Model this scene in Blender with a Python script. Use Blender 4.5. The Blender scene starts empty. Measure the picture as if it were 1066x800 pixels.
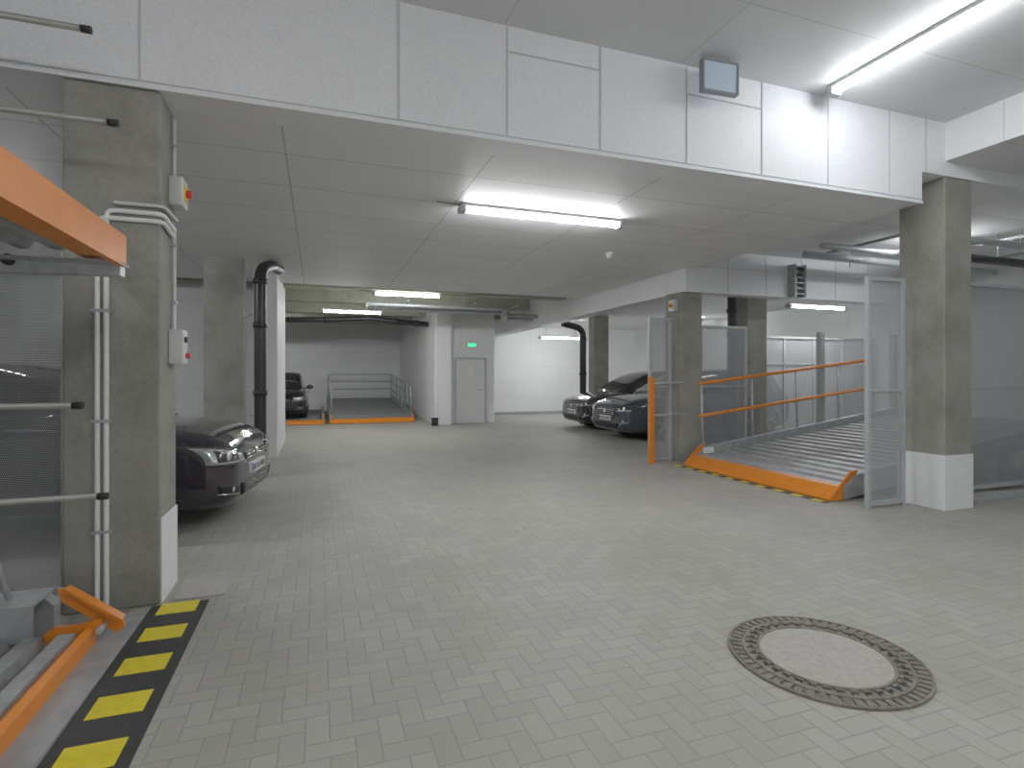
import bpy, bmesh, math, random
from mathutils import Vector, Matrix
from mathutils.bvhtree import BVHTree
random.seed(4)
C = bpy.context.scene.collection

# ---------------------------------------------------------------- materials
class NT:
    def __init__(s, name):
        s.m = bpy.data.materials.new(name); s.m.use_nodes = True
        s.t = s.m.node_tree; s.b = s.t.nodes['Principled BSDF']; s.out = s.t.nodes['Material Output']
    def n(s, typ, **kw):
        nd = s.t.nodes.new(typ)
        for k, v in kw.items(): setattr(nd, k, v)
        return nd
    def l(s, a, b): s.t.links.new(a, b)
    def math(s, op, a, b=None, c=None):
        nd = s.n('ShaderNodeMath', operation=op)
        for i, v in enumerate((a, b, c)):
            if v is None: continue
            if hasattr(v, 'links'): s.l(v, nd.inputs[i])
            else: nd.inputs[i].default_value = v
        return nd.outputs[0]
    def coord(s):
        return s.n('ShaderNodeTexCoord').outputs['Object']
    def noise(s, vec, scale, detail=3, rough=.55):
        nd = s.n('ShaderNodeTexNoise'); nd.inputs['Scale'].default_value = scale
        nd.inputs['Detail'].default_value = detail; nd.inputs['Roughness'].default_value = rough
        s.l(vec, nd.inputs['Vector']); return nd.outputs['Fac']
    def ramp(s, fac, stops):
        nd = s.n('ShaderNodeValToRGB'); s.l(fac, nd.inputs['Fac'])
        e = nd.color_ramp.elements
        while len(e) < len(stops): e.new(.5)
        for i, (p, c) in enumerate(stops):
            e[i].position = p; e[i].color = (*c, 1)
        return nd.outputs['Color']
    def mix(s, fac, a, b, typ='MIX'):
        nd = s.n('ShaderNodeMix', data_type='RGBA', blend_type=typ)
        for sock, v in ((nd.inputs['Factor'], fac), (nd.inputs['A'], a), (nd.inputs['B'], b)):
            if hasattr(v, 'links'): s.l(v, sock)
            elif isinstance(v, (tuple, list)): sock.default_value = (*v, 1)
            else: sock.default_value = v
        return nd.outputs['Result']
    def bump(s, h, strength=.3, dist=.01):
        nd = s.n('ShaderNodeBump'); nd.inputs['Strength'].default_value = strength
        nd.inputs['Distance'].default_value = dist
        s.l(h, nd.inputs['Height']); s.l(nd.outputs[0], s.b.inputs['Normal'])

def simple(name, col, rough=.5, metal=0, var=.08, scale=6, coat=0, emit=None):
    t = NT(name)
    f = t.noise(t.coord(), scale, 2)
    a = tuple(max(0, c*(1-var)) for c in col); b = tuple(min(1, c*(1+var)) for c in col)
    t.l(t.ramp(f, [(.3, a), (.7, b)]), t.b.inputs['Base Color'])
    t.b.inputs['Roughness'].default_value = rough
    t.b.inputs['Metallic'].default_value = metal
    t.b.inputs['Coat Weight'].default_value = coat
    if emit:
        t.b.inputs['Emission Color'].default_value = (*emit[0], 1)
        t.b.inputs['Emission Strength'].default_value = emit[1]
    return t.m

def panel_mat(name, ax, w, h, off, col, seam, brick_off=0.0, mortar=.004, rough=.55, sparkle=.04, plain=False):
    t = NT(name); co = t.coord()
    f = t.noise(co, 130, 2)
    f2 = t.noise(co, 1.2, 3)
    if plain:
        base = tuple(col)
        c = t.mix(1.0, base, t.ramp(f, [(.36, (1-sparkle,)*3), (.62, (1, 1, 1))]), 'MULTIPLY')
    else:
        sp = t.n('ShaderNodeSeparateXYZ'); t.l(co, sp.inputs[0])
        cb = t.n('ShaderNodeCombineXYZ')
        t.l(t.math('ADD', sp.outputs[ax[0]], -off[0]+w*40), cb.inputs[0])
        t.l(t.math('ADD', sp.outputs[ax[1]], -off[1]+h*40), cb.inputs[1])
        br = t.n('ShaderNodeTexBrick'); br.offset = brick_off; br.squash = 1
        br.inputs['Scale'].default_value = 1; br.inputs['Brick Width'].default_value = w
        br.inputs['Row Height'].default_value = h; br.inputs['Mortar Size'].default_value = mortar
        br.inputs['Mortar Smooth'].default_value = .2
        br.inputs['Color1'].default_value = (*col, 1)
        br.inputs['Color2'].default_value = (*[c*.96 for c in col], 1)
        br.inputs['Mortar'].default_value = (*seam, 1)
        t.l(cb.outputs[0], br.inputs['Vector'])
        c = t.mix(1.0, br.outputs['Color'], t.ramp(f, [(.3, (1-sparkle,)*3), (.7, (1, 1, 1))]), 'MULTIPLY')
    c = t.mix(1.0, c, t.ramp(f2, [(.3, (.95,)*3), (.7, (1, 1, 1))]), 'MULTIPLY')
    t.l(c, t.b.inputs['Base Color'])
    t.b.inputs['Roughness'].default_value = rough
    t.bump(f, .12, .004)
    return t.m

def concrete(name, base=(.315, .305, .272), dark=(.225, .217, .193)):
    t = NT(name); co = t.coord()
    f = t.noise(co, 2.2, 5, .6); g = t.noise(co, 28, 4, .7); v = t.n('ShaderNodeTexVoronoi')
    v.inputs['Scale'].default_value = 22; t.l(co, v.inputs['Vector'])
    pit = t.ramp(v.outputs['Distance'], [(.05, (.45,)*3), (.16, (1, 1, 1))])
    c = t.ramp(f, [(.3, dark), (.52, base), (.75, tuple(x*1.15 for x in base))])
    c = t.mix(1, c, t.ramp(g, [(.3, (.8,)*3), (.7, (1.0,)*3)]), 'MULTIPLY')
    c = t.mix(.45, c, t.mix(1, c, pit, 'MULTIPLY'))
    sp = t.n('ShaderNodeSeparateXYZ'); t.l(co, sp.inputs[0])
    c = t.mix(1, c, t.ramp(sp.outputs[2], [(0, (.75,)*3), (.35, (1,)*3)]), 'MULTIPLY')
    t.l(c, t.b.inputs['Base Color']); t.b.inputs['Roughness'].default_value = .85
    t.bump(g, .35, .006)
    return t.m

def paver():
    t = NT('paver_herringbone'); co = t.coord()
    sp = t.n('ShaderNodeSeparateXYZ'); t.l(co, sp.inputs[0])
    cell = .098
    x = t.math('DIVIDE', t.math('ADD', sp.outputs[0], 50.03), cell)
    y = t.math('DIVIDE', t.math('ADD', sp.outputs[1], 50.05), cell)
    i = t.math('FLOOR', x); j = t.math('FLOOR', y)
    fx = t.math('SUBTRACT', x, i); fy = t.math('SUBTRACT', y, j)
    k = t.math('FLOORED_MODULO', t.math('SUBTRACT', i, j), 4.0)
    def eq(v): return t.math('COMPARE', k, float(v), .3)
    e0, e1, e2, e3 = eq(0), eq(1), eq(2), eq(3)
    dl = t.math('MULTIPLY_ADD', e1, 9, fx)
    dr = t.math('MULTIPLY_ADD', e0, 9, t.math('SUBTRACT', 1, fx))
    db = t.math('MULTIPLY_ADD', e2, 9, fy)
    dt = t.math('MULTIPLY_ADD', e3, 9, t.math('SUBTRACT', 1, fy))
    d = t.math('MINIMUM', t.math('MINIMUM', dl, dr), t.math('MINIMUM', db, dt))
    bx = t.math('SUBTRACT', i, e1); by = t.math('SUBTRACT', j, e2)
    cb = t.n('ShaderNodeCombineXYZ'); t.l(bx, cb.inputs[0]); t.l(by, cb.inputs[1])
    wn = t.n('ShaderNodeTexWhiteNoise', noise_dimensions='3D'); t.l(cb.outputs[0], wn.inputs['Vector'])
    c = t.ramp(wn.outputs['Value'], [(0, (.365, .352, .318)), (.6, (.39, .377, .342)), (1, (.412, .40, .364))])
    g = t.noise(co, 90, 3, .7); lo = t.noise(co, .9, 4, .6)
    c = t.mix(1, c, t.ramp(g, [(.3, (.88,)*3), (.7, (1, 1, 1))]), 'MULTIPLY')
    c = t.mix(1, c, t.ramp(lo, [(.32, (.88, .88, .87)), (.6, (1, 1, 1))]), 'MULTIPLY')
    m = t.ramp(d, [(.01, (.0,)*3), (.06, (1,)*3)])
    c = t.mix(m, (.255, .245, .215), c)
    t.l(c, t.b.inputs['Base Color'])
    t.b.inputs['Roughness'].default_value = .6
    t.b.inputs['Specular IOR Level'].default_value = .35
    t.bump(t.ramp(d, [(.0, (0,)*3), (.09, (1,)*3)]), .3, .003)
    return t.m

def perforated(name, col=(.30, .31, .33), open_r=.36, pitch=.011):
    t = NT(name); co = t.coord()
    sp = t.n('ShaderNodeSeparateXYZ'); t.l(co, sp.inputs[0])
    u = t.math('ADD', sp.outputs[0], sp.outputs[1])
    row = t.math('FLOOR', t.math('DIVIDE', sp.outputs[2], pitch))
    sh = t.math('MULTIPLY', t.math('FLOORED_MODULO', row, 2.0), .5)
    a = t.math('FRACT', t.math('ADD', t.math('DIVIDE', t.math('ADD', u, 50), pitch), sh))
    b = t.math('FRACT', t.math('DIVIDE', sp.outputs[2], pitch))
    a = t.math('SUBTRACT', a, .5); b = t.math('SUBTRACT', b, .5)
    r = t.math('SQRT', t.math('ADD', t.math('MULTIPLY', a, a), t.math('MULTIPLY', b, b)))
    hole = t.math('LESS_THAN', r, open_r)
    t.b.inputs['Base Color'].default_value = (*col, 1)
    t.b.inputs['Metallic'].default_value = .2; t.b.inputs['Roughness'].default_value = .5
    tr = t.n('ShaderNodeBsdfTransparent'); mx = t.n('ShaderNodeMixShader')
    t.l(hole, mx.inputs[0]); t.l(t.b.outputs[0], mx.inputs[1]); t.l(tr.outputs[0], mx.inputs[2])
    t.l(mx.outputs[0], t.out.inputs['Surface'])
    return t.m

M = {}
M['beam'] = panel_mat('insulation_board_face', (0, 2), .84, 2.0, (.57, 3.1), (.88, .90, .94), (.5, .52, .55), sparkle=.14, plain=True)
M['seam'] = simple('board_seam', (.52, .54, .57), .7, var=.03)
M['beamy'] = panel_mat('insulation_board_side', (1, 2), 1.65, 2.0, (.3, 2.9), (.84, .85, .87), (.5, .52, .54))
M['soffit'] = panel_mat('ceiling_board', (0, 1), 1.65, .85, (-.25, 4.15), (.84, .85, .865), (.50, .51, .52), mortar=.008)
M['ceil'] = panel_mat('ceiling_board_upper', (0, 1), 1.65, .85, (-.25, 4.15), (.74, .755, .775), (.55, .56, .58), mortar=.006)
M['wallx'] = panel_mat('wall_board_xz', (0, 2), 1.2, .62, (0, 0), (.84, .85, .86), (.6, .61, .62), brick_off=.5)
M['wally'] = panel_mat('wall_board_yz', (1, 2), 1.2, .62, (0, 0), (.84, .85, .86), (.6, .61, .62), brick_off=.5)
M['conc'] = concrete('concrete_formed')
M['conc2'] = concrete('concrete_ceiling', (.44, .44, .35), (.33, .33, .26))
M['white'] = simple('white_paint', (.82, .83, .84), .6, var=.03)
M['floor'] = paver()
M['perf'] = perforated('perforated_sheet')
M['perfd'] = perforated('perforated_sheet_dense', (.40, .42, .44), .30)
M['perfw'] = perforated('perforated_sheet_fine', (.30, .32, .34), .24)
M['galv'] = simple('galvanised_steel', (.46, .48, .50), .42, .4, var=.15, scale=14)
M['deck'] = simple('galvanised_deck', (.34, .35, .36), .45, .4, var=.18, scale=10)
M['deckd'] = simple('galvanised_deck_dark', (.22, .225, .23), .5, .3, var=.18, scale=10)
M['galvd'] = simple('galvanised_sheet_dull', (.36, .38, .39), .5, .3, var=.15, scale=9)
M['frame'] = simple('grey_powder_coat', (.46, .48, .50), .45, .2)
M['alu'] = simple('aluminium_tube', (.36, .36, .33), .4, .5)
M['orange'] = simple('orange_powder_coat', (.76, .215, .012), .42, var=.06)
M['black'] = simple('black_rubber', (.016, .016, .017), .6)
M['pipe'] = simple('cast_iron_pipe_black', (.016, .016, .018), .4, var=.2)
M['tar'] = simple('black_marking', (.028, .028, .03), .6, var=.2, scale=20)
M['yellow'] = simple('yellow_marking', (.76, .62, .02), .55, var=.06, scale=20)
M['box'] = simple('grey_plastic', (.60, .62, .62), .45)
M['red'] = simple('red_plastic', (.65, .03, .02), .4)
M['yel'] = simple('yellow_plastic', (.85, .6, .02), .4)
M['door'] = simple('door_paint', (.72, .73, .72), .5, var=.03)
M['paper'] = simple('paper', (.8, .8, .8), .7, var=.02)
M['green'] = simple('exit_green', (.02, .45, .18), .4, emit=((.05, .8, .35), 1.2))
M['tube'] = simple('fluorescent_diffuser', (.9, .9, .9), .4, emit=((.97, .99, .985), 86))
M['tube2'] = simple('fluorescent_diffuser_dimmer', (.9, .9, .9), .4, emit=((.95, .985, 1.0), 40))
M['tube3'] = simple('fluorescent_diffuser_mid', (.9, .9, .9), .4, emit=((.97, .99, .985), 66))
M['cap'] = simple('lamp_end_cap', (.36, .37, .38), .5)
M['iron'] = simple('cast_iron_frame', (.20, .186, .155), .6, .3, var=.3, scale=30)
M['ironc'] = simple('manhole_concrete', (.38, .362, .33), .8, var=.12, scale=40)
M['signface'] = simple('sign_face_blue_grey', (.50, .61, .74), .3, var=.03)
M['signframe'] = simple('sign_frame', (.22, .23, .25), .4)
M['glass'] = simple('car_glass', (.012, .014, .016), .04, coat=.5)
M['chrome'] = simple('chrome', (.75, .75, .76), .15, 1, var=.02)
M['tyre'] = simple('tyre', (.02, .02, .02), .8)
M['rim'] = simple('alloy_rim', (.45, .45, .46), .3, .8)
M['lampd'] = simple('headlight_dark', (.06, .06, .065), .12, .3, coat=1)
M['lampc'] = simple('headlight_reflector', (.72, .74, .78), .12, .7, coat=1)
M['plate'] = simple('number_plate_white', (.75, .75, .75), .4, var=.02)
M['blue'] = simple('plate_blue', (.02, .08, .5), .4)
M['grille'] = simple('grille_black', (.008, .008, .009), .35)

# ---------------------------------------------------------------- geometry helpers
def add(name, me, mat=None, parent=None):
    o = bpy.data.objects.new(name, me); C.objects.link(o)
    if mat: me.materials.append(mat)
    if parent: o.parent = parent
    return o
def empty(name, loc=(0, 0, 0), rz=0):
    o = bpy.data.objects.new(name, None); C.objects.link(o)
    o.location = loc; o.rotation_euler = (0, 0, rz); o.empty_display_size = .2
    return o
def wparent(o, p):
    o.parent = p
    o.matrix_parent_inverse = (Matrix.Translation(p.location) @ Matrix.Rotation(p.rotation_euler.z, 4, 'Z')).inverted()
def mesh_from(name, vs, fs):
    me = bpy.data.meshes.new(name); me.from_pydata(vs, [], fs); me.update(); return me
def boxdata(x0, x1, y0, y1, z0, z1):
    vs = [(x, y, z) for x in (x0, x1) for y in (y0, y1) for z in (z0, z1)]
    fs = [(0, 1, 3, 2), (4, 6, 7, 5), (0, 4, 5, 1), (2, 3, 7, 6), (0, 2, 6, 4), (1, 5, 7, 3)]
    return vs, fs
def box(name, x0, x1, y0, y1, z0, z1, mat, parent=None, bev=0):
    o = add(name, mesh_from(name, *boxdata(x0, x1, y0, y1, z0, z1)), mat, parent)
    if bev:
        m = o.modifiers.new('b', 'BEVEL'); m.width = bev; m.segments = 2
    return o
def boxes(name, lst, mat, parent=None):
    vs, fs = [], []
    for b in lst:
        v, f = boxdata(*b); n = len(vs); vs += v; fs += [tuple(i+n for i in q) for q in f]
    return add(name, mesh_from(name, vs, fs), mat, parent)
def prism(name, poly, y0, y1, mat, parent=None, axis='y'):
    n = len(poly)
    if axis == 'y': vs = [(a, y0, b) for a, b in poly]+[(a, y1, b) for a, b in poly]
    else: vs = [(y0, a, b) for a, b in poly]+[(y1, a, b) for a, b in poly]
    fs = [tuple(range(n)), tuple(range(2*n-1, n-1, -1))]+[(i, i+n, (i+1) % n+n, (i+1) % n) for i in range(n)]
    me = mesh_from(name, vs, fs)
    bm = bmesh.new(); bm.from_mesh(me); bmesh.ops.recalc_face_normals(bm, faces=bm.faces); bm.to_mesh(me); bm.free()
    return add(name, me, mat, parent)
def rods(name, segs, r, mat, parent=None, seg=12):
    bm = bmesh.new()
    for s in segs:
        a, b = Vector(s[0]), Vector(s[1]); rr = s[2] if len(s) > 2 else r
        d = b-a
        mt = Matrix.Translation((a+b)/2) @ d.to_track_quat('Z', 'Y').to_matrix().to_4x4()
        bmesh.ops.create_cone(bm, cap_ends=True, segments=seg, radius1=rr, radius2=rr, depth=d.length, matrix=mt)
    me = bpy.data.meshes.new(name); bm.to_mesh(me); bm.free()
    for p in me.polygons: p.use_smooth = len(p.vertices) == 4
    return add(name, me, mat, parent)
def pipe(name, pts, r, mat, parent=None, bend=None):
    bend = bend or r*2.2
    P = [Vector(p) for p in pts]; out = [P[0]]
    for i in range(1, len(P)-1):
        a, b, c = P[i-1], P[i], P[i+1]
        u = (a-b).normalized(); v = (c-b).normalized()
        k = min(bend, (a-b).length*.45, (c-b).length*.45)
        s, e = b+u*k, b+v*k
        for q in range(7):
            t = q/6; out.append(s*(1-t)**2+b*2*t*(1-t)+e*t*t)
    out.append(P[-1])
    cu = bpy.data.curves.new(name, 'CURVE'); cu.dimensions = '3D'; cu.bevel_depth = r; cu.bevel_resolution = 4; cu.use_fill_caps = True
    sp = cu.splines.new('POLY'); sp.points.add(len(out)-1)
    for i, p in enumerate(out): sp.points[i].co = (*p, 1)
    o = bpy.data.objects.new(name, cu); C.objects.link(o); cu.materials.append(mat)
    if parent: o.parent = parent
    return o

# ---------------------------------------------------------------- room shell
box('floor', -7.2, 12.7, -4.2, 25, -.15, 0, M['floor'])
box('ceiling', -7, 12.5, -4, 4.15, 4.28, 4.45, M['ceil'])
box('ceiling_soffit', -7, 6.15, 4.45, 12.0, 3.36, 3.8, M['soffit'])
box('ceiling_bay', 6.15, 12.5, 4.45, 8.0, 3.7, 3.85, M['soffit'])
box('ceiling_back_right', 6.4, 12.5, 8.3, 20.0, 3.36, 3.8, M['soffit'])
box('ceiling_concrete', -7, 6.0, 12.0, 25, 3.8, 3.95, M['conc2'])
box('beam_front', -7, 6.15, 4.15, 4.45, 3.36, 4.45, M['beam'])
box('beam_front_right', 6.15, 12.5, 4.15, 4.45, 3.7, 4.45, M['beam'])
xs = [-6.0, -4.35, -2.7, -1.08, .57, 1.42, 2.25, 3.12, 3.97, 4.8, 5.65]
L = [(x-.006, x+.006, 4.143, 4.15, 3.40, 4.28) for x in xs]
L += [(-7, 6.15, 4.143, 4.15, 3.395, 3.402), (1.426, 2.244, 4.143, 4.15, 4.07, 4.08), (3.126, 3.964, 4.143, 4.15, 4.02, 4.03), (6.2, 6.21, 4.143, 4.15, 3.7, 4.28)]
boxes('trim_board_joints', L, M['seam'])
boxes('trim_beam_edge', [(-7, 6.15, 4.135, 4.15, 3.352, 3.372)], M['beam'])
box('beam_side', 6.52, 7.7, -4, 4.15, 3.86, 4.28, M['beamy'])
box('beam_bay', 6.0, 12.5, 8.0, 8.3, 2.95, 3.85, M['beam'])
boxes('trim_bay_joints', [(x-.006, x+.006, 7.994, 8.0, 2.96, 3.7) for x in (6.9, 7.75, 8.6, 9.45, 10.3, 11.15)]+[(6, 12.5, 7.994, 8.0, 3.40, 3.408)], M['seam'])
box('beam_aisle', 6.0, 6.4, 8.3, 20.0, 2.95, 3.85, M['beamy'])
for i, yy in enumerate((12.9, 15.4, 18.2, 21.2)):
    box('beam_concrete_%d' % (i+1), -7, 6.0, yy, yy+.35, 3.45, 3.8, M['conc2'])
box('wall_left', -7.2, -7, -4, 25, 0, 4.45, M['wally'])
box('wall_right', 12.5, 12.7, -4, 20.2, 0, 4.45, M['wally'])
box('wall_front', -7.2, 12.7, -4.2, -4, 0, 4.45, M['wallx'])
box('wall_back_left', -7, -1.1, 13.4, 13.6, 0, 3.8, M['wallx'])
box('wall_back_lift', -7, 3.4, 24.6, 24.8, 0, 3.8, M['wallx'])
box('wall_lift_side', 3.4, 3.6, 16.95, 24.8, 0, 3.8, M['wally'])
boxes('wall_door', [(3.4, 4.0, 16.75, 16.95, 0, 3.8), (5.04, 5.2, 16.75, 16.95, 0, 3.8), (4.0, 5.04, 16.75, 16.95, 2.06, 3.8)], M['wallx'])
box('wall_door_return', 5.2, 5.3, 16.75, 20.0, 0, 3.8, M['wally'])
box('wall_back_right', 5.3, 12.5, 20.0, 20.2, 0, 3.8, M['wallx'])
box('trim_pier', 3.42, 3.85, 16.5, 16.75, 0, 3.8, M['white'])
box('wall_pier', -1.1, -.7, 11.0, 13.7, 0, 3.8, M['white'])
box('baseboard_back', 5.3, 12.5, 19.97, 20.0, 0, .1, M['galvd'])

d = empty('door', (4.52, 16.8, 0))
for o in (boxes('frame', [(4.0, 4.06, 16.72, 16.8, 0, 2.06), (4.98, 5.04, 16.72, 16.8, 0, 2.06), (4.06, 4.98, 16.72, 16.8, 2.0, 2.06)], M['frame']),
          box('leaf', 4.06, 4.98, 16.76, 16.8, .01, 2.0, M['door'], bev=.004),
          box('notice', 4.42, 4.62, 16.75, 16.76, 1.5, 1.78, M['paper']),
          rods('handle', [((4.9, 16.76, 1.05), (4.9, 16.70, 1.05)), ((4.9, 16.70, 1.05), (4.78, 16.70, 1.05))], .012, M['galv'])):
    wparent(o, d)
o = empty('exit_sign', (4.55, 16.7, 2.4))
wparent(box('housing', 4.40, 4.70, 16.69, 16.75, 2.38, 2.52, M['box']), o)
wparent(box('face', 4.42, 4.68, 16.685, 16.69, 2.40, 2.50, M['green']), o)
o = empty('fire_alarm_call_point', (5.45, 19.97, 1.3))
wparent(box('case', 5.5, 5.62, 19.93, 20.0, 1.2, 1.32, M['red'], bev=.01), o)
wparent(box('glass', 5.53, 5.59, 19.92, 19.93, 1.23, 1.29, M['paper']), o)

# ---------------------------------------------------------------- columns
def column(x0, x1, y0, y1, zt, mat=None, paint=None):
    e = empty('concrete_column', ((x0+x1)/2, (y0+y1)/2, 0))
    wparent(box('shaft', x0, x1, y0, y1, 0, zt, mat or M['conc'], bev=.015), e)
    if paint: wparent(box('painted_base', *paint, M['white'], bev=.004), e)
    return e
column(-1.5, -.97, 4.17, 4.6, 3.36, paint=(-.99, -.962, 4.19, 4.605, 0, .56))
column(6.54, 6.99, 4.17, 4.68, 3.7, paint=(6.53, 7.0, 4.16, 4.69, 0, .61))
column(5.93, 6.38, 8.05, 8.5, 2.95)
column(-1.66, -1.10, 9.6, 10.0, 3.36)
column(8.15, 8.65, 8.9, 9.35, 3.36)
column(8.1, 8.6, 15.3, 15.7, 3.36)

# ---------------------------------------------------------------- lamps
def lamp(x, y, z, length, axis='x', drop=0, mat='tube'):
    e = empty('fluorescent_lamp', (x, y, z), 0 if axis == 'x' else math.pi/2)
    h = length/2
    box('housing', -h, h, -.055, .055, -.035, 0, M['box'], e, bev=.004)
    n = 5; poly = [(.05*math.cos(math.pi*i/n), -.035-.055*math.sin(math.pi*i/n)) for i in range(n+1)]
    prism('diffuser', poly, -h+.06, h-.06, M[mat], e, axis='x')
    boxes('end_caps', [(-h-.01, -h+.06, -.06, .06, -.095, -.033), (h-.06, h+.01, -.06, .06, -.095, -.033)], M['cap'], e)
    if drop: rods('suspension', [((s*h*.7, 0, 0), (s*h*.7, 0, drop)) for s in (-1, 1)], .008, M['cap'], e)
    else: rods('cable', [((-h, 0, -.02), (-h-.25, 0, -.008))], .008, M['cap'], e)
    return e
lamp(2.45, 5.82, 3.36, 2.0, mat='tube3')
lamp(4.67, 3.0, 4.28, 2.0, 'y', mat='tube2')
lamp(4.67, -.6, 4.28, 2.0, 'y')  # added behind the camera, out of view, to raise the general brightness
lamp(.8, -1.2, 4.28, 2.0, 'y')  # another unseen lamp behind the camera, added for overall light
lamp(-2.6, -.6, 4.28, 2.0, 'y')  # unseen extra lamp, added behind the camera for light on the left side
lamp(2.0, 13.08, 3.45, 1.6)
lamp(.9, 15.58, 3.28, 1.6, drop=.17)
lamp(10.1, 9.0, 3.02, 1.6, drop=.34, mat='tube3')
lamp(8.0, 17.6, 2.86, 1.6, drop=.5)
lamp(-3.6, 7.4, 3.36, 1.6)  # unseen lamp added to light the left bay
lamp(9.2, 6.0, 3.66, 1.1, drop=.04, mat='tube3')  # made-up lamp hidden by the right column, brightens the bay behind it
lamp(-2.3, 20.2, 3.7, 1.6, drop=.1)  # extra lamp added out of sight behind the pier for the far lift bay
lamp(11.2, 14.9, 3.36, 1.2)  # added lamp, tucked out of sight, to light the right rear bays

# ---------------------------------------------------------------- smoke detector, hanging sign
e = empty('smoke_detector', (4.18, 7.43, 3.36))
rods('base', [((0, 0, 0), (0, 0, -.03), .06)], .05, M['paper'], e, 24)
rods('head', [((0, 0, -.03), (0, 0, -.065), .045), ((0, 0, -.065), (0, 0, -.08), .025)], .04, M['paper'], e, 24)
e = empty('hanging_sign', (3.31, 3.95, 4.1), math.radians(-4))
boxes('frame', [(-.18, .18, -.03, .03, -.14, -.125), (-.18, .18, -.03, .03, .125, .14), (-.18, -.165, -.03, .03, -.125, .125), (.165, .18, -.03, .03, -.125, .125)], M['signframe'], e)
box('panel', -.165, .165, -.02, .02, -.125, .125, M['signface'], e)
rods('hangers', [((-.1, 0, .14), (-.1, 0, .18)), ((.1, 0, .14), (.1, 0, .18))], .006, M['galv'], e)

# ---------------------------------------------------------------- manhole cover
e = empty('manhole_cover', (2.54, 2.22, 0))
def disc(bm, r0, r1, z0, z1, n=96):
    vs = []
    for i in range(n):
        a = 2*math.pi*i/n; c, s = math.cos(a), math.sin(a)
        vs.append([bm.verts.new((r*c, r*s, z)) for r, z in ((r0, z0), (r0, z1), (r1, z1), (r1, z0))])
    for i in range(n):
        A, B = vs[i], vs[(i+1) % n]
        for k in range(4): bm.faces.new((A[k], A[(k+1) % 4], B[(k+1) % 4], B[k]))
def blocks(bm, n, r0, r1, frac, z0, z1, ph=0):
    for i in range(n):
        a0 = 2*math.pi*(i+ph)/n; w = 2*math.pi/n*frac
        p = [(r, a) for r, a in ((r0, a0), (r1, a0), (r1, a0+w), (r0, a0+w))]
        v = [bm.verts.new((r*math.cos(a), r*math.sin(a), z)) for z in (z0, z1) for r, a in p]
        for f in ((4, 5, 6, 7), (0, 1, 5, 4), (1, 2, 6, 5), (2, 3, 7, 6), (3, 0, 4, 7)): bm.faces.new([v[q] for q in f])
bm = bmesh.new()
disc(bm, .31, .475, 0, .004); disc(bm, .462, .475, 0, .014); disc(bm, .385, .402, 0, .014); disc(bm, .312, .326, 0, .014)
blocks(bm, 56, .408, .458, .62, .003, .013)
blocks(bm, 36, .33, .345, .6, .003, .013); blocks(bm, 36, .37, .385, .6, .003, .013)
bmesh.ops.recalc_face_normals(bm, faces=bm.faces)
me = bpy.data.meshes.new('frame_ring'); bm.to_mesh(me); bm.free(); add('frame_ring', me, M['iron'], e)
bm = bmesh.new(); blocks(bm, 36, .347, .368, .55, .004, .006)
me = bpy.data.meshes.new('vent_slots'); bm.to_mesh(me); bm.free(); add('vent_slots', me, M['black'], e)
rods('concrete_infill', [((0, 0, 0), (0, 0, .011), .311)], .3, M['ironc'], e, 96)

# ---------------------------------------------------------------- hazard stripes
e = empty('hazard_stripe', (-.85, 2.5, 0))
wparent(box('black_base', -1.01, -.68, .2, 4.15, .001, .004, M['tar']), e)
wparent(boxes('yellow_blocks', [(-.955, -.735, 3.98-.37*k, 3.98-.37*k+.18, .004, .006) for k in range(11)], M['yellow']), e)
box('trim_kerb', -.9, -.6, 4.2, 4.5, .0, .012, M['ironc'])
e = empty('hazard_stripe', (5.68, 6.3, 0))
wparent(box('black_base', 5.60, 5.70, 4.9, 7.75, .001, .004, M['tar']), e)
wparent(boxes('yellow_blocks', [(5.605, 5.695, 4.95+.3*k, 5.1+.3*k, .004, .006) for k in range(10)], M['yellow']), e)

# ---------------------------------------------------------------- parking lifts
def corr(name, x0, x1, y0, y1, zf, mat, parent, pitch=.17, h=.035):
    prof = []; x = x0
    while x < x1-pitch*.5:
        prof += [(x, 0), (x+pitch*.10, h), (x+pitch*.60, h), (x+pitch*.70, 0)]; x += pitch
    prof.append((x1, 0))
    vs = [(a, y0, zf(a)+b) for a, b in prof]+[(a, y1, zf(a)+b) for a, b in prof]
    n = len(prof); fs = [(i, i+1, i+1+n, i+n) for i in range(n-1)]
    o = add(name, mesh_from(name, vs, fs), mat, parent)
    m = o.modifiers.new('s', 'SOLIDIFY'); m.thickness = .004
    return o
def platform(e, W, L, z0, sl, dz=0, deck='deck', pitch=.22):
    zf = lambda x: dz+z0+x*sl
    corr('deck', .1, L, -W/2+.06, W/2-.06, lambda x: zf(x)-.03, M[deck], e, pitch=pitch, h=.06)
    for s in (-1, 1):
        a, b = (s*W/2-.05, s*W/2+.03) if s > 0 else (s*W/2-.03, s*W/2+.05)
        prism('side_beam', [(.06, zf(0)-.10), (L, zf(L)-.12), (L, zf(L)+.15), (.3, zf(.3)+.15), (.06, zf(0)+.04)], a, b, M['galvd'], e)
    prism('front_lip', [(-.14, dz+.012), (-.1, dz+.012), (.12, zf(.1)-.08), (.14, zf(.1)+.035), (.02, zf(.1)+.03), (-.14, dz+.03)], -W/2, W/2, M['orange'], e)
    for s in (-1, 1):
        y = s*(W/2+.005)
        prism('lip_end', [(-.12, dz+.01), (.1, dz+.01), (.3, zf(.3)+.2), (.2, zf(.2)+.2), (-.12, dz+.06)], y-.012, y+.012, M['orange'], e)
    return zf
e = empty('parking_lift', (5.86, 6.3, 0))
zf = platform(e, 2.75, 5.0, .12, .13)
yy = 1.36
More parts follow.
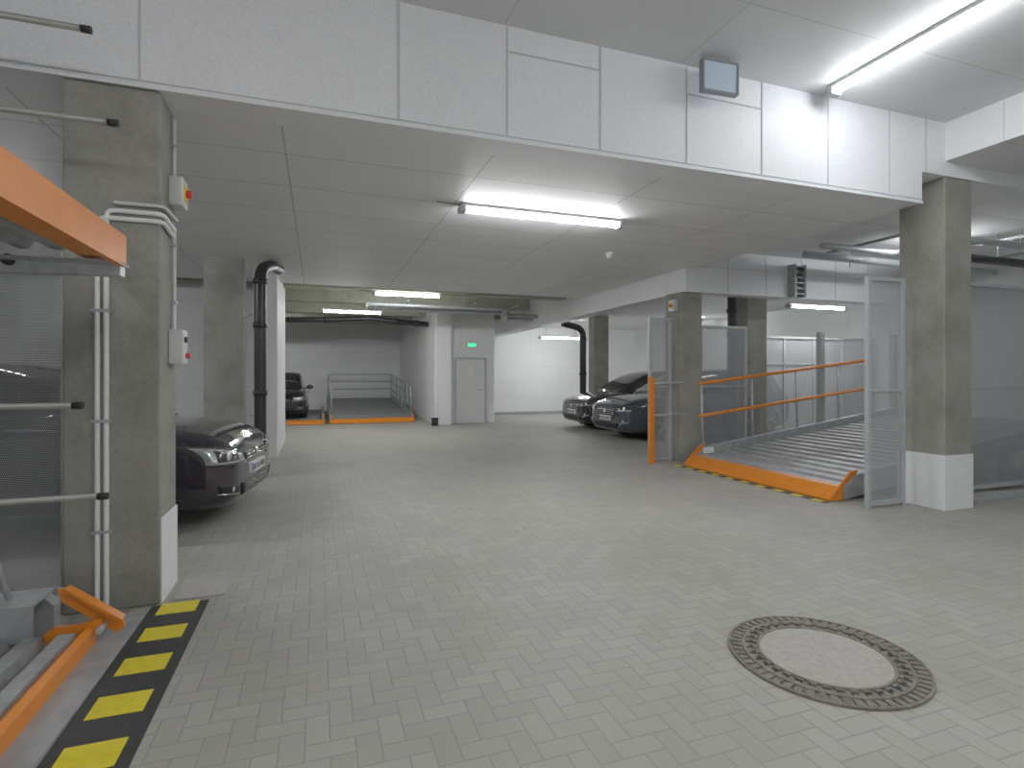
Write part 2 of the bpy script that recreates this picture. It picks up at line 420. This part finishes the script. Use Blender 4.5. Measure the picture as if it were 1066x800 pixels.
rods('guard_rails', [((.15, yy, 1.36), (4.1, yy, 1.80)), ((.15, yy, .82), (4.1, yy, 1.26))], .028, M['orange'], e)
rods('rail_posts', [((x, yy+.02, zf(x)), (x-.04, yy+.02, 1.36+(x-.15)*.112+.02)) for x in (.25, 1.3, 2.3, 3.3, 4.1)], .02, M['galv'], e)
boxes('support_posts', [(2.9, 3.0, yy+.06, yy+.16, 0, 2.3), (4.8, 4.9, yy+.06, yy+.16, 0, 2.3), (2.9, 3.0, -yy-.1, -yy-.03, 0, .55), (4.8, 4.9, -yy-.1, -yy-.03, 0, .8)], M['galvd'], e)
box('rating_label', .2, .42, 1.322, 1.324, .2, .3, M['paper'], e)
e = empty('orange_gate_post', (5.34, 8.05, 0))
box('post', -.045, .045, -.03, .03, 0, 1.47, M['orange'], e, bev=.006)
rods('stub_bars', [((.05, .0, 1.36), (.62, -.1, 1.38)), ((.05, 0, .82), (.62, -.1, .84))], .016, M['galv'], e)

e = empty('parking_lift', (-1.16, 2.45, 0), math.pi)
zf = lambda x: .05+x*.03
corr('lower_deck', .06, 4.6, -1.15, 1.3, zf, M['deck'], e, pitch=.15, h=.055)
prism('lower_lip', [(0, .01), (.05, .01), (.06, .1), (.03, .12), (0, .1)], -1.22, 1.4, M['orange'], e)
box('approach_plate', -.15, 0, -1.5, 1.4, .001, .02, M['galvd'], e)
prism('lower_side_beam', [(.24, .02), (4.6, .15), (4.6, .40), (.30, .27), (.24, .2)], -1.42, -1.34, M['galvd'], e)
prism('lower_side_flange', [(.27, .26), (4.6, .40), (4.6, .415), (.27, .275)], -1.42, -1.16, M['galvd'], e)
prism('lower_side_web', [(.27, .08), (4.6, .22), (4.6, .40), (.27, .26)], -1.18, -1.16, M['galvd'], e)
prism('ramp_arm', [(.19, .32), (.15, .325), (-.11, .125), (-.125, .07), (-.09, .04), (.17, .25)], -1.27, -1.245, M['orange'], e)
prism('ramp_arm_flange', [(.15, .325), (.14, .335), (-.125, .13), (-.11, .12)], -1.27, -1.20, M['orange'], e)
prism('hinge_hook', [(.23, .10), (.19, .13), (.08, .13), (-.03, .15), (-.03, .08), (.1, .065), (.22, .04)], -1.22, -1.19, M['orange'], e)
rods('hinge_pin', [((-.03, -1.3, .1), (-.03, -1.15, .1))], .018, M['galv'], e)
zu = lambda x: 2.14-.03*x
corr('upper_deck', .0, 4.6, -1.1, 1.4, lambda x: zu(x)+.03, M['galvd'], e, pitch=.15, h=.04)
prism('upper_front_edge', [(-.16, 2.10), (-.12, 2.10), (-.1, 2.13), (.02, 2.13), (.02, 2.15), (-.12, 2.15), (-.13, 2.27), (-.16, 2.27)], -1.15, 1.6, M['orange'], e)
prism('upper_edge_web', [(-.14, 2.25), (-.13, 2.27), (.22, 2.44), (.22, 2.40)], -1.05, 1.6, M['orange'], e)
prism('upper_side_beam', [(-.14, 2.05), (4.6, 1.95), (4.6, 2.03), (-.14, 2.11)], -1.2, -1.12, M['galv'], e)
prism('upper_side_flange', [(-.16, 2.105), (4.6, 2.03), (4.6, 2.04), (-.16, 2.115)], -1.2, -1.02, M['galvd'], e)
rods('pivot', [((.35, -1.25, 2.1), (.35, -1.1, 2.1), .03)], .03, M['black'], e)
boxes('lift_posts', [(.75, .9, -1.38, -1.23, 0, 3.7), (4.3, 4.45, -1.38, -1.23, 0, 3.7)], M['galvd'], e)
bars = [(.0, .81), (.12, 1.33), (-.05, 2.95), (.08, 3.46)]
rods('guard_bars', [((x+.02, -1.3, z), (4.4, -1.3, z)) for x, z in bars], .018, M['alu'], e)
rods('bar_caps', [((x-.03, -1.3, z), (x+.02, -1.3, z)) for x, z in bars], .021, M['black'], e)
rods('tie_rod', [((.42, -1.3, .25), (.62, -1.3, 1.0))], .015, M['galv'], e)

for cx, incl, rails in ((-1.1, .0, False), (1.65, .08, True)):
    e = empty('parking_lift', (cx, 17.9, 0), math.pi/2)
    zf = platform(e, 2.55, 5.6, .1, incl, deck='deckd', pitch=.4)
    if rails:
        segs = []; posts = []
        for yy in (-1.24, 1.24):
            for h in (.4, .7, 1.0):
                segs.append(((.3, yy, zf(.3)+h), (5.5, yy, zf(5.5)+h)))
            posts += [((x, yy, zf(x)+.1), (x, yy, zf(x)+1.02)) for x in (.3, 1.15, 2.0, 2.9, 3.8, 4.7, 5.5)]
        segs += [((5.5, -1.24, zf(5.5)+h), (5.5, 1.24, zf(5.5)+h)) for h in (.4, .7, 1.0)]
        rods('railing', segs, .02, M['galvd'], e, 8)
        rods('railing_posts', posts, .022, M['galvd'], e, 8)
    boxes('support_feet', [(4.9, 5.1, -1.2, 1.2, 0, zf(4.9)-.04)], M['galvd'], e)

# ---------------------------------------------------------------- perforated screens
def screen(x0, x1, y, z0, z1, mids=(), verts=(), mat=None, fw=.045):
    e = empty('perforated_screen', ((x0+x1)/2, y, 0))
    L = [(x0, x0+fw, y-.025, y+.025, z0, z1), (x1-fw, x1, y-.025, y+.025, z0, z1),
         (x0+fw, x1-fw, y-.025, y+.025, z0, z0+fw), (x0+fw, x1-fw, y-.025, y+.025, z1-fw, z1)]
    for m in mids: L.append((x0+fw, x1-fw, y-.02, y+.02, m-.015, m+.015))
    for v in verts: L.append((v-.02, v+.02, y-.02, y+.02, z0+fw, z1-fw))
    wparent(boxes('frame', L, M['frame']), e)
    wparent(boxes('feet', [(x0, x0+fw, y-.02, y+.02, 0, z0), (x1-fw, x1, y-.02, y+.02, 0, z0)], M['frame']), e)
    sh = add('sheet', mesh_from('sheet', [(x0+fw, y, z0+fw), (x1-fw, y, z0+fw), (x1-fw, y, z1-fw), (x0+fw, y, z1-fw)], [(0, 1, 2, 3)]), mat or M['perf'])
    wparent(sh, e); return e
screen(5.83, 6.42, 4.54, .03, 2.62, mids=(1.33,), mat=M['perfd'])
screen(5.40, 5.86, 8.22, .03, 2.50, mids=(1.3,), mat=M['perfd'])
screen(6.42, 7.48, 8.2, .1, 2.4, mids=(1.3,), mat=M['perfw'])
screen(8.75, 12.3, 9.4, .1, 2.35, mids=(1.75,), verts=(9.6, 10.45, 11.3), mat=M['perfd'])
screen(7.05, 12.3, 4.6, .08, 2.66, mids=(1.36,), verts=(9.2, 10.8), mat=M['perfw'])
screen(-6.8, -1.52, 4.36, .08, 2.5, mids=(), verts=(-3.2,))
e = empty('steel_rail', (9, 4.4, 0))
wparent(box('rail', 7.3, 12.2, 4.36, 4.44, 0, .05, M['galv']), e)
wparent(box('flange', 7.3, 12.2, 4.3, 4.5, 0, .012, M['galvd']), e)

# ---------------------------------------------------------------- pipes & electrics
e = empty('drain_pipe', (-.80, 8.95, 0))
pipe('pipe', [(0, 0, .0), (0, 0, 3.08), (.12, .45, 3.22), (.2, .9, 3.24)], .085, M['pipe'], e, bend=.2)
rods('couplings', [((0, 0, z), (0, 0, z+.08)) for z in (.0, .22, 1.2, 2.2, 2.85)], .1, M['pipe'], e, 20)
rods('brackets', [((-.1, .0, z), (-.3, .65, z)) for z in (.9, 2.4)], .012, M['galv'], e)
e = empty('drain_pipe', (7.8, 15.5, 0))
pipe('pipe', [(0, 0, 0), (0, 0, 2.95), (-.7, .0, 3.1)], .1, M['pipe'], e, bend=.25)
rods('couplings', [((0, 0, z), (0, 0, z+.08)) for z in (.3, 1.5, 2.6)], .12, M['pipe'], e, 20)
e = empty('drain_pipe', (7.85, 9.0, 0))
pipe('pipe', [(0, 0, 0), (0, 0, 3.3)], .085, M['pipe'], e)
rods('couplings', [((0, 0, z), (0, 0, z+.08)) for z in (.3, 2.3, 2.75)], .105, M['pipe'], e, 20)
e = empty('ceiling_drain_pipe', (0, 17.6, 3.1))
pipe('pipe', [(-1.2, .2, .05), (.5, .2, .12), (1.6, .1, .18), (2.2, 0, .1), (3.35, 0, .04)], .08, M['pipe'], e, bend=.2)
rods('couplings', [((2.3, 0, .09), (2.42, 0, .085)), ((.2, .2, .105), (.32, .2, .11)), ((2.9, 0, .06), (3.05, 0, .05))], .1, M['pipe'], e, 16)
rods('hangers', [((-.8, .2, .06), (-.8, .2, .7)), ((1.0, .15, .14), (1.0, .15, .7)), ((2.8, 0, .06), (2.8, 0, .7))], .01, M['galv'], e)
e = empty('service_pipes', (4.6, 14.3, 3.2))
for k, (dy, dz, r) in enumerate(((0, 0, .05), (.2, .05, .035), (.45, -.05, .06), (.8, .1, .045))):
    pipe('pipe_%d' % k, [(-3.4, dy, dz+.1), (.3+.1*k, dy, dz+.1), (.3+.1*k, dy+.5, dz), (1.4, dy+.5, dz)], r, M['galv'], e, bend=.12)
rods('hangers', [((x, dy, .1), (x, dy, .6)) for x in (-2.4, -.6) for dy in (0, .2, .45)], .008, M['galvd'], e)
boxes('brackets', [(x-.02, x+.02, -.1, 1.0, .2, .24) for x in (-2.4, -.6, .6)], M['galvd'], e)
e = empty('service_pipes', (8, 5.6, 3.4))
pipe('pipe_a', [(-.6, .9, .12), (1.0, .9, .12), (1.0, -.3, .05), (4.3, -.3, .05)], .05, M['galv'], e, bend=.15)
pipe('pipe_b', [(0.4, .0, -.12), (4.4, .0, -.12)], .065, M['pipe'], e)
pipe('pipe_c', [(-.4, 1.4, .1), (4.4, 1.4, .1)], .06, M['galv'], e)
boxes('brackets', [(x-.02, x+.02, -.5, 1.5, .17, .21) for x in (.2, 2.0, 3.4)], M['galvd'], e)
rods('hangers', [((x, y, -.05), (x, y, .3)) for x in (.6, 2.0, 3.4) for y in (0, 1.4, -.3)], .01, M['galv'], e)
e = empty('air_vent_duct', (8.4, 7.95, 3.2))
boxes('casing', [(-.14, -.1, -.12, .05, -.25, .35), (.1, .14, -.12, .05, -.25, .35), (-.1, .1, .0, .05, -.25, .35)], M['galvd'], e)
boxes('louvres', [(-.1, .1, -.1, 0, -.2+.1*k, -.18+.1*k) for k in range(6)], M['galv'], e)

e = empty('electrical_conduit', (-1.28, 4.15, 0))
for k, (x, zt) in enumerate(((-1.31, 2.50), (-1.262, 2.55))):
    wparent(pipe('conduit_%d' % k, [(x, 4.155, .02), (x, 4.155, zt), (-.95, 4.155, zt), (-.95, 4.45, zt-.03)], .015, M['white'], bend=.05), e)
wparent(pipe('conduit_3', [(-1.22, 4.15, 2.60), (-.945, 4.15, 2.60), (-.945, 4.5, 2.6)], .012, M['box'], bend=.05), e)
wparent(pipe('conduit_4', [(-.95, 4.45, 2.52), (-.95, 4.45, 1.82)], .012, M['box']), e)
wparent(pipe('conduit_5', [(-.95, 4.45, 2.88), (-.95, 4.45, 3.3)], .012, M['box']), e)
wparent(boxes('clips', [(-1.34, -1.235, 4.14, 4.17, z, z+.02) for z in (.5, 1.2, 1.9)]+[(-.97, -.935, 4.43, 4.47, z, z+.02) for z in (2.0, 2.4, 3.1)], M['cap']), e)
def isolator(loc, rz=0):
    e = empty('isolator_switch', loc, rz)
    box('case', -.04, .05, -.08, .08, -.1, .1, M['box'], e, bev=.01)
    box('yellow_plate', .05, .058, -.05, .05, -.05, .05, M['yel'], e)
    rods('red_knob', [((.05, 0, 0), (.09, 0, 0), .028)], .02, M['red'], e)
isolator((-.93, 4.45, 2.78))
isolator((5.89, 8.2, 2.72), math.pi)
e = empty('control_box', (-.93, 4.45, 1.7))
box('case', -.04, .05, -.075, .075, -.12, .12, M['box'], e, bev=.01)
rods('red_button', [((.05, .02, -.06), (.075, .02, -.06), .02)], .02, M['red'], e)
rods('key_switch', [((.05, -.02, .05), (.065, -.02, .05), .02)], .02, M['black'], e)
e = empty('floor_bucket', (3.3, 16.3, 0))
rods('shell', [((0, 0, 0), (0, 0, .2), .1), ((0, 0, .2), (0, 0, .23), .115)], .1, M['black'], e, 20)

# ---------------------------------------------------------------- cars
def car(loc, rz, paint, L, W, H, style, z=0):
    e = empty('car', (*loc, z), rz)
    kx, ky, kz = L/4.3, W/1.8, H/1.58
    S = [(0.0, .55, .32, .57, .61), (.025, .70, .24, .65, .70), (.09, .81, .19, .74, .80), (.24, .87, .17, .82, .89),
         (.55, .895, .17, .88, .96), (1.0, .90, .18, .93, 1.01), (1.4, .90, .18, .95, 1.02), (2.2, .90, .18, .97, 1.02),
         (3.2, .90, .18, .99, 1.04), (3.8, .88, .19, 1.0, 1.04), (4.15, .85, .22, .99, 1.03), (4.27, .78, .27, .94, .99), (4.3, .68, .34, .88, .93)]
    vs, fs = [], []; ring = 0
    for x, hw, zb, zs, zt in S:
        half = [(0, zb), (.55*hw, zb), (.88*hw, zb+.01), (hw*.975, zb+.10), (hw, zb+.38*(zs-zb)), (hw*.985, zb+.70*(zs-zb)), (hw*.99, zb+.76*(zs-zb)), (hw*.94, zs), (hw*.74, zs+.7*(zt-zs)), (hw*.70, zs+.62*(zt-zs)), (hw*.36, zt-.003), (0, zt)]
        pts = half+[(-y, z_) for y, z_ in reversed(half[1:-1])]
        ring = len(pts)
        vs += [(x*kx, y*ky, z_*kz) for y, z_ in pts]
    n = len(S)
    for i in range(n-1):
        for k in range(ring):
            a = i*ring+k; b = i*ring+(k+1) % ring
            fs.append((a, b, b+ring, a+ring))
    fs.append(tuple(range(ring-1, -1, -1))); fs.append(tuple((n-1)*ring+k for k in range(ring)))
    me = mesh_from('body_cage', vs, fs)
    bm = bmesh.new(); bm.from_mesh(me); bmesh.ops.recalc_face_normals(bm, faces=bm.faces); bm.to_mesh(me); bm.free()
    tmp = add('tmp', me, paint); md = tmp.modifiers.new('s', 'SUBSURF'); md.levels = md.render_levels = 2
    dg = bpy.context.evaluated_depsgraph_get(); dg.update()
    bme = bpy.data.meshes.new_from_object(tmp.evaluated_get(dg))
    bpy.data.objects.remove(tmp)
    for p in bme.polygons: p.use_smooth = True
    bme.name = 'body'; body = add('body', bme, None, e)
    bvh = BVHTree.FromPolygons([v.co.copy() for v in bme.vertices], [tuple(p.vertices) for p in bme.polygons])
    wx = (.90*kx, 3.48*kx); wr = .325*kz if style != 'mpv' else .35*kz
    bm = bmesh.new()
    for x in wx:
        for s in (-1, 1):
            bmesh.ops.create_cone(bm, cap_ends=True, segments=40, radius1=wr+.05, radius2=wr+.05, depth=.34,
                                  matrix=Matrix.Translation((x, s*(W/2-.08), wr)) @ Matrix.Rotation(math.pi/2, 4, 'X'))
    cm = bpy.data.meshes.new('arch'); bm.to_mesh(cm); bm.free(); cut = add('arch_cut', cm)
    b2 = body.modifiers.new('bool', 'BOOLEAN'); b2.operation = 'DIFFERENCE'; b2.object = cut; b2.solver = 'EXACT'
    cut.parent = e
    dg = bpy.context.evaluated_depsgraph_get(); dg.update()
    nm = bpy.data.meshes.new_from_object(body.evaluated_get(dg))
    body.modifiers.clear()
    if len(nm.vertices) > 200: body.data = nm
    bpy.data.objects.remove(cut)
    for x in wx:
        for s in (-1, 1):
            yo = s*(W/2-.03); yi = s*(W/2-.24)
            rods('tyre', [((x, yi, wr), (x, yo, wr), wr), ((x, yo, wr), (x, yo+s*.012, wr), wr-.03)], wr, M['tyre'], e, 40)
            bm = bmesh.new()
            def rot(a, r): return (x+r*math.cos(a), yo+s*.02, wr+r*math.sin(a))
            for q in range(5):
                a = 2*math.pi*q/5+.3
                vv = [bm.verts.new(rot(a+o_, r_)) for o_, r_ in ((-.35, .05), (-.14, wr*.68), (.14, wr*.68), (.35, .05))]
                bm.faces.new(vv)
            bmesh.ops.recalc_face_normals(bm, faces=bm.faces)
            rm = bpy.data.meshes.new('spokes'); bm.to_mesh(rm); bm.free()
            ro = add('spokes', rm, M['rim'], e); mm = ro.modifiers.new('s', 'SOLIDIFY'); mm.thickness = .02; mm.offset = 0
            rods('hub', [((x, yo, wr), (x, yo+s*.03, wr), .06)], .06, M['rim'], e, 20)
            rods('rim_well', [((x, yo, wr), (x, yo+s*.014, wr), wr*.7)], .06, M['grille'], e, 32)
    G = [(.98, .70, .96, .62, .985), (1.08, .78, .96, .66, 1.06), (1.72, .80, .96, .64, 1.43), (2.1, .81, .97, .65, 1.53), (2.42, .81, .97, .65, 1.555), (2.5, .81, .97, .65, 1.56),
         (3.2, .80, .98, .64, 1.56), (3.3, .80, .98, .64, 1.555), (3.9, .77, .99, .6, 1.48), (4.0, .76, .99, .59, 1.42), (4.22, .7, .99, .6, 1.06)]
    vs, fs, ms = [], [], []
    for x, hb, zb, ht, zr in G:
        half = [(hb*.98, zb-.06), (hb, zb), (hb*.6+ht*.4, zb*.6+zr*.4-.02), (ht+.02, zr-.07), (ht-.03, zr-.015), (ht*.5, zr+.008), (0, zr+.012)]
        pts = half+[(-y, q) for y, q in reversed(half[:-1])]
        R = len(pts); vs += [(x*kx, y*ky, q*kz) for y, q in pts]
    for i in range(len(G)-1):
        for k in range(R-1):
            a = i*R+k; fs.append((a, a+1, a+1+R, a+R))
            side = k in (1, 2, R-3, R-4); top = 4 <= k <= R-6
            g = 0
            if i in (1,) and top: g = 1
            if i == len(G)-2 and top: g = 1
            if side and i in (2, 3, 5, 7): g = 1
            ms.append(g)
    gm = mesh_from('greenhouse', vs, fs); gm.materials.append(paint); gm.materials.append(M['glass'])
    for p, q in zip(gm.polygons, ms): p.material_index = q; p.use_smooth = True
    bm = bmesh.new(); bm.from_mesh(gm); bmesh.ops.recalc_face_normals(bm, faces=bm.faces); bm.to_mesh(gm); bm.free()
    go = bpy.data.objects.new('greenhouse', gm); C.objects.link(go); go.parent = e
    mm = go.modifiers.new('s', 'SUBSURF'); mm.levels = mm.render_levels = 2
    bm = bmesh.new()
    for s in (-1, 1):
        bmesh.ops.create_icosphere(bm, subdivisions=3, radius=1, matrix=Matrix.Translation((1.42*kx, s*(W/2+.06), 1.03*kz)) @ Matrix.Diagonal((.07, .11, .075, 1)))
        bmesh.ops.create_cube(bm, size=1, matrix=Matrix.Translation((1.42*kx, s*(W/2-.04), .99*kz)) @ Matrix.Diagonal((.06, .18, .04, 1)))
    mm_ = bpy.data.meshes.new('mirrors'); bm.to_mesh(mm_); bm.free()
    for p in mm_.polygons: p.use_smooth = True
    add('mirrors', mm_, paint, e)
    def hit(y, q, off):
        h = bvh.ray_cast(Vector((-2, y, q)), Vector((1, 0, 0)))
        if h[0] is None: return None
        nrm = h[1];  nrm = -nrm if nrm.x > 0 else nrm
        return h[0]+nrm*off
    def patch(name, c4, mat, off=.006, nu=14, nv=6, mirror=False, thick=.01):
        for s in ((1, -1) if mirror else (1,)):
            vs = []; last = None
            for j in range(nv+1):
                for i in range(nu+1):
                    u, v = i/nu, j/nv
                    (a, b, c_, d_) = c4
                    y = ((a[0]*(1-u)+b[0]*u)*(1-v)+(d_[0]*(1-u)+c_[0]*u)*v)*ky*s
                    q = ((a[1]*(1-u)+b[1]*u)*(1-v)+(d_[1]*(1-u)+c_[1]*u)*v)*kz
                    p = hit(y, q, off)
                    if p is None: p = last or Vector((.4, y, q))
                    last = p; vs.append(tuple(p))
            fs = [(j*(nu+1)+i, j*(nu+1)+i+1, (j+1)*(nu+1)+i+1, (j+1)*(nu+1)+i) for j in range(nv) for i in range(nu)]
            m_ = mesh_from(name, vs, fs)
            bm = bmesh.new(); bm.from_mesh(m_); bmesh.ops.recalc_face_normals(bm, faces=bm.faces); bm.to_mesh(m_); bm.free()
            for p in m_.polygons: p.use_smooth = True
            o_ = add(name, m_, mat, e)
            sm = o_.modifiers.new('s', 'SOLIDIFY'); sm.thickness = thick; sm.offset = 0
    def knob(name, y, q, r, mat, off=.0, sc=.4):
        bm = bmesh.new()
        for s in (-1, 1):
            p = hit(y*ky*s, q*kz, off)
            if p: bmesh.ops.create_icosphere(bm, subdivisions=3, radius=r, matrix=Matrix.Translation(p) @ Matrix.Diagonal((sc, 1, 1, 1)))
        m_ = bpy.data.meshes.new(name); bm.to_mesh(m_); bm.free()
        for p in m_.polygons: p.use_smooth = True
        add(name, m_, mat, e)
    if style == 'mpv':
        patch('headlight', [(.44, .62), (.83, .66), (.83, .775), (.47, .69)], M['lampd'], mirror=True)
        patch('headlight_led', [(.46, .615), (.82, .655), (.82, .675), (.46, .635)], M['lampc'], .014, mirror=True, nv=1)
        knob('lens', .56, .66, .05, M['lampc']); knob('lens_outer', .70, .69, .05, M['lampc'])
        patch('grille', [(-.40, .50), (.40, .50), (.44, .67), (-.44, .67)], M['grille'])
        for z_ in (.52, .56, .60, .64): patch('grille_slat', [(-.40, z_), (.40, z_), (.40, z_+.012), (-.40, z_+.012)], M['chrome'], .016, nv=1)
        patch('badge', [(-.05, .58), (.05, .58), (.03, .66), (-.03, .66)], M['chrome'], .025, nu=4, nv=3)
        patch('lower_intake', [(-.5, .27), (.5, .27), (.56, .38), (-.56, .38)], M['grille'])
        patch('chrome_fog_strip', [(.60, .34), (.80, .40), (.80, .42), (.60, .36)], M['chrome'], .014, mirror=True, nv=1)
        knob('fog_lamp', .70, .42, .04, M['lampc'])
        zp = .42
    else:
        patch('headlight', [(.40, .575), (.852, .59), (.862, .79), (.46, .69)], M['lampd'], mirror=True)
        patch('headlight_reflector', [(.46, .60), (.845, .61), (.845, .765), (.52, .675)], M['lampc'], .010, mirror=True)
        patch('headlight_inner', [(.48, .62), (.81, .625), (.80, .73), (.54, .66)], M['lampd'], .016, mirror=True)
        knob('lens', .56, .645, .042, M['lampc'], .01); knob('lens_outer', .72, .672, .055, M['lampc'], .01)
        patch('grille', [(-.37, .595), (.37, .595), (.40, .665), (-.40, .665)], M['grille'])
        patch('grille_slat', [(-.37, .602), (.37, .602), (.37, .612), (-.37, .612)], M['chrome'], .014, nv=1)
        patch('grille_slat', [(-.38, .632), (.38, .632), (.38, .640), (-.38, .640)], M['chrome'], .014, nv=1)
        patch('badge', [(-.045, .60), (.045, .60), (.045, .67), (-.045, .67)], M['chrome'], .022, nu=4, nv=4)
        patch('lower_intake', [(-.48, .27), (.48, .27), (.52, .385), (-.52, .385)], M['grille'])
        for z_ in (.30, .33, .36): patch('intake_slat', [(-.46, z_), (.46, z_), (.46, z_+.008), (-.46, z_+.008)], M['lampd'], .012, nv=1)
        patch('fog_recess', [(.56, .29), (.80, .33), (.82, .42), (.58, .385)], M['grille'], mirror=True)
        patch('fog_trim', [(.57, .30), (.81, .335), (.81, .343), (.57, .308)], M['chrome'], .012, mirror=True, nv=1)
        knob('fog_lamp', .68, .365, .035, M['lampc'])
        zp = .44
    patch('hood_seam', [(.40, .705), (.855, .80), (.855, .806), (.40, .711)], M['grille'], .002, mirror=True, nv=1, thick=.004)
    p = hit(0, (zp+.05)*kz, 0)
    box('number_plate', p.x-.03, p.x+.03, -.26, .26, zp*kz, zp*kz+.11, M['plate'], e, bev=.004)
    box('plate_band', p.x-.032, p.x-.03, .215, .255, zp*kz+.008, zp*kz+.102, M['blue'], e)
    boxes('plate_characters', [(p.x-.032, p.x-.03, yy, yy+.03, zp*kz+.025, zp*kz+.085) for yy in (-.22, -.17, -.12, -.07, .0, .05, .12, .17)], M['black'], e)
    rods('wipers', [((.98*kx, -.5, 1.0*kz), (1.05*kx, .1, 1.035*kz)), ((.98*kx, .05, 1.0*kz), (1.05*kx, .6, 1.03*kz))], .008, M['black'], e)
    for s in (-1, 1):
        boxes('door_handles', [(x*kx, (x+.2)*kx, s*W/2*1.0-.012, s*W/2+.012, .8*kz, .83*kz) for x in (2.15, 3.05)], paint, e)
    return e
p1 = simple('car_paint_aubergine', (.030, .023, .036), .12, .35, coat=1, var=.1)
p2 = simple('car_paint_blue_grey', (.065, .08, .11), .18, .35, coat=1, var=.1)
p3 = simple('car_paint_black', (.012, .013, .016), .15, .3, coat=1, var=.1)
car((-.64, 6.72), math.radians(171), p1, 4.34, 1.82, 1.66, 'hatch')
car((6.45, 11.65), 0, p2, 4.85, 1.88, 1.68, 'mpv')
car((6.75, 14.1), 0, p3, 4.6, 1.84, 1.66, 'mpv')
car((-1.2, 18.3), math.pi/2, p3, 4.3, 1.8, 1.5, 'hatch', z=.14)

# ---------------------------------------------------------------- world, camera
w = bpy.data.worlds.new('World'); bpy.context.scene.world = w; w.use_nodes = True
w.node_tree.nodes['Background'].inputs[0].default_value = (.5, .52, .55, 1)
w.node_tree.nodes['Background'].inputs[1].default_value = .1
cam = bpy.data.cameras.new('camera'); co = bpy.data.objects.new('camera', cam); C.objects.link(co)
cam.lens = 575/1066*36; cam.sensor_width = 36; cam.sensor_fit = 'HORIZONTAL'; cam.shift_y = -9/1066
cam.clip_start = .05
co.location = (0, 0, 1.5); co.rotation_euler = (math.pi/2, 0, -math.radians(19.4))
bpy.context.scene.camera = co
bpy.context.scene.view_settings.view_transform = 'Standard'
bpy.context.scene.view_settings.exposure = 0
bpy.context.scene.view_settings.gamma = 1.2
